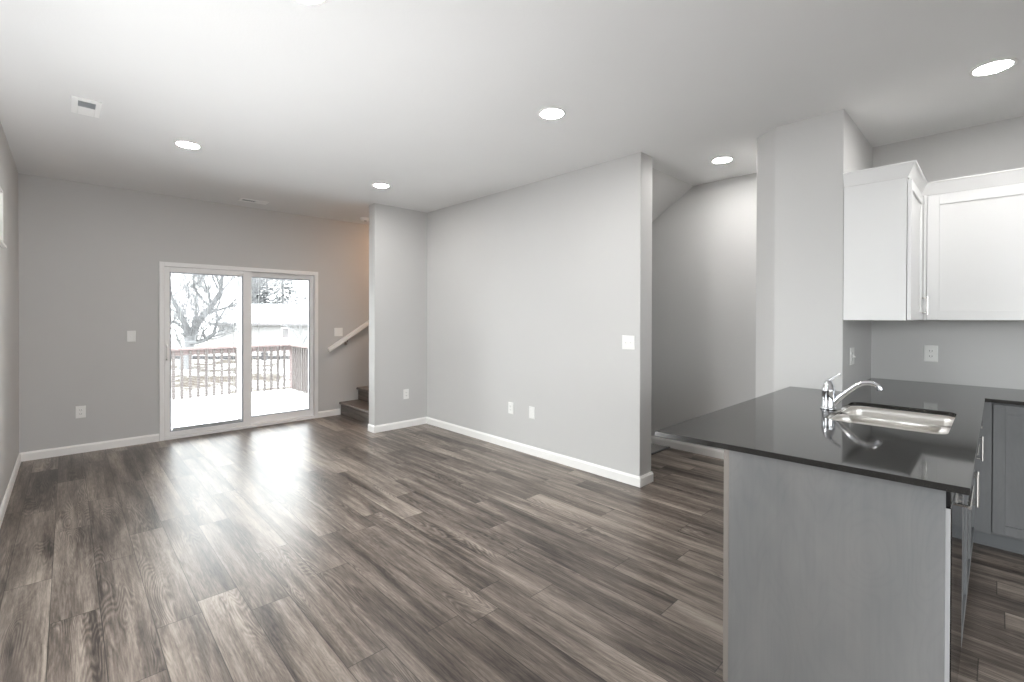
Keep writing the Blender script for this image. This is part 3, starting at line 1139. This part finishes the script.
def yard(dist, side_, z):
    return FWD * dist + RGT * side_ + Vector((0, 0, z))


def branch(mb, p, d, length, r, depth, rng, twig):
    pts, rad = [p], [r]
    n = 5
    dd_ = d.copy()
    for i in range(n):
        dd_ = (dd_ + Vector((rng.uniform(-.28, .28), rng.uniform(-.28, .28), rng.uniform(-.10, .20)))).normalized()
        p = p + dd_ * (length / n)
        pts.append(p)
        rad.append(r * (1 - .62 * (i + 1) / n))
    mb[0 if depth < 2 else 1].tube(pts, rad, 6 if depth < 2 else 3, caps=False)
    if depth >= twig:
        return
    for i in range(2, n + 1):
        if depth >= 3 and rng.random() < .55:
            continue
        for _ in range(2 if depth < 2 else 1 + (rng.random() < .55)):
            q = (dd_ + Vector((rng.uniform(-1, 1), rng.uniform(-1, 1), rng.uniform(-.35, .55)))).normalized()
            branch(mb, pts[i], q, length * rng.uniform(.45, .72), max(.0045, rad[i] * .62), depth + 1, rng, twig)


def bare_tree(label, dist, side_, zg, limbs, seed, twig=4, name='bare_tree'):
    base = yard(dist, side_, zg)
    t_ = thing(name, label, 'tree', tuple(base), 'bare trees beyond the deck')
    rng = random.Random(seed)
    mb = (MB(), MB())
    for pts, r0, r1 in limbs:
        P = [yard(dist + q[2], side_ + q[0], zg + q[1]) for q in pts]
        n = len(P)
        mb[0].tube(P, [r0 + (r1 - r0) * i / (n - 1) for i in range(n)], 8, caps=False)
        for i in range(1, n):
            for _ in range(3):
                d_ = ((P[i] - P[i - 1]).normalized() + Vector((rng.uniform(-1, 1), rng.uniform(-1, 1), rng.uniform(-.5, .6)))).normalized()
                branch(mb, P[i], d_, rng.uniform(1.1, 2.0), r1 * .75, 1, rng, twig)
    mb[0].build('trunk', 'bark', t_, smooth=True)
    mb[1].build('twigs', 'bark', t_)
    return t_


# the large spreading tree: offsets (right, up, away) from its foot, in metres
bare_tree('large bare spreading tree with low crooked limb behind the deck railing', 17.5, -12.35, GY, [
    ([(0, 0, 0), (.10, .5, 0), (.22, 1.15, .05), (.45, 1.75, .1), (.95, 2.35, .1), (1.25, 2.9, .2), (1.35, 3.6, .2)], .22, .05),
    ([(.18, 1.0, 0), (.55, 1.02, -.1), (.95, 1.12, -.2), (1.25, 1.35, -.2), (1.33, 1.8, -.1), (1.22, 2.2, 0)], .10, .04),
    ([(.15, .95, 0), (-.1, 1.5, .2), (-.5, 1.75, .3), (-1.0, 1.8, .3)], .10, .03),
    ([(.25, 1.3, 0), (.15, 2.0, -.3), (-.1, 2.7, -.5), (-.2, 3.4, -.6)], .10, .03),
    ([(.6, 2.0, 0), (1.2, 2.3, .5), (1.8, 2.5, .8)], .07, .02)], 11, 4)
bare_tree('slim bare tree farther back at the left side of the left pane', 34, -25.5, GY - .7, [
    ([(0, 0, 0), (.1, 1.5, 0), (-.1, 3.2, 0), (.2, 5.0, 0)], .16, .04),
    ([(0, 1.4, 0), (.8, 2.4, 0), (1.4, 3.4, 0)], .09, .03),
    ([(0, 1.7, 0), (-.8, 2.7, 0), (-1.2, 4.0, 0)], .09, .03)], 5, 3)
bare_tree('low bare tree before the snowy house roof in the right pane', 36, -16.2, GY - .8, [
    ([(0, 0, 0), (-.1, .8, 0), (-.6, 1.6, 0), (-1.3, 2.0, 0)], .12, .03),
    ([(0, .7, 0), (.5, 1.7, 0), (.9, 2.6, 0)], .10, .03)], 23, 3)


def conifer(label, dist, side_, zg, h, r, seed):
    base = yard(dist, side_, zg)
    t_ = thing('evergreen_tree', label, 'tree', tuple(base), 'evergreens behind the house')
    MB().tube([base, base + Vector((0, 0, h * .5)), base + Vector((0, 0, h * .95))], [.28, .17, .03], 8).build('trunk', 'bark', t_)
    rng = random.Random(seed)
    m = MB()
    for i in range(4200):
        k = rng.random() ** .62
        z = h * (.12 + .88 * (1 - k))
        rr = r * (.12 + .88 * k) * math.sqrt(rng.random()) * (1 + .25 * math.sin(z * 3))
        an = rng.uniform(0, 2 * PI)
        c = base + Vector((rr * math.cos(an), rr * math.sin(an), z + rng.uniform(-.2, .2)))
        s = rng.uniform(.18, .48)
        u = Vector((math.cos(an), math.sin(an), rng.uniform(-.7, .1))).normalized() * s
        w = Vector((-math.sin(an), math.cos(an), rng.uniform(-.4, .4))).normalized() * s * .5
        m.bm.faces.new([m.bm.verts.new(q) for q in (c - u, c + w, c + u * 1.1, c - w)])
    m.build('foliage', 'needles', t_)


conifer('pale hazy evergreen tree behind the house roof, left of the right pane', 64, -35.4, -1.9, 13.5, 3.3, 1)
conifer('tallest pale evergreen far behind the house at the middle of the right pane', 82, -40.4, -1.9, 18.5, 5.4, 2)
conifer('wide pale evergreen behind the house at the right pane edge', 68, -27.0, -1.9, 13.5, 3.5, 3)

# house across the way, ridge parallel to its long front
hs = thing('house', 'low pale house with snow-covered roof seen through the sliding door', 'house', tuple(yard(46, -21.5, -1.87)), None, True, -YAW)
HX, HD, EV, RG = 7.6, 8.0, 2.50, 4.32
MB().box(-HX, HX, 0, HD, 0, EV).build('wall', 'siding', hs)
rf = MB()
for ys in (-1, 1):
    pass
rf.loft([[(x_, -.6, EV - .05), (x_, HD / 2, RG), (x_, HD + .6, EV - .05), (x_, HD + .6, EV + .12), (x_, HD / 2, RG + .2), (x_, -.6, EV + .12)] for x_ in (-HX - .5, HX + .5)])
rf.build('roof', 'snow', hs)
box(-HX - .5, HX + .5, -.66, -.6, EV - .16, EV + .06).build('gutter', 'housewin', hs)
for x0, x1, z0, z1 in ((-5.9, -5.1, .9, 2.2), (-1.3, -.5, 1.0, 2.1), (2.2, 3.0, 1.0, 2.1), (4.4, 5.4, .1, 2.1)):
    w = box(x0, x1, -.04, .02, z0, z1).build('window', 'trim', hs)
    box(x0 + .08, x1 - .08, -.055, -.03, z0 + .08, z1 - .08).build('pane', 'housewin', w)

# road edge and a small round-topped bin in the yard
kb = MB()
p, q = yard(21.8, -22, GY), yard(22.4, -4, GY)
n_ = (q - p).normalized().cross(Vector((0, 0, 1)))
kb.loft([[e + n_ * -.1 + Vector((0, 0, -.05)), e + n_ * .1 + Vector((0, 0, -.05)), e + n_ * .08 + Vector((0, 0, .10)), e + n_ * -.08 + Vector((0, 0, .10))] for e in (p, q)])
structure(kb.build('trim_road_kerb', 'kerb'))
bc = yard(21.2, -11.28, GY - .02)
bn = thing('yard_bin', 'small dark round-topped bin standing in the yard behind the balusters', 'bin', tuple(bc))
MB().lathe(tuple(bc), [(.125, 0), (.13, .05), (.14, .36)], 20).build('bin_body', 'kerb', bn)
MB().lathe((bc.x, bc.y, bc.z + .36), [(.15, 0), (.14, .05), (.10, .10), (.03, .125)], 20).build('bin_lid', 'housewin', bn, smooth=True)
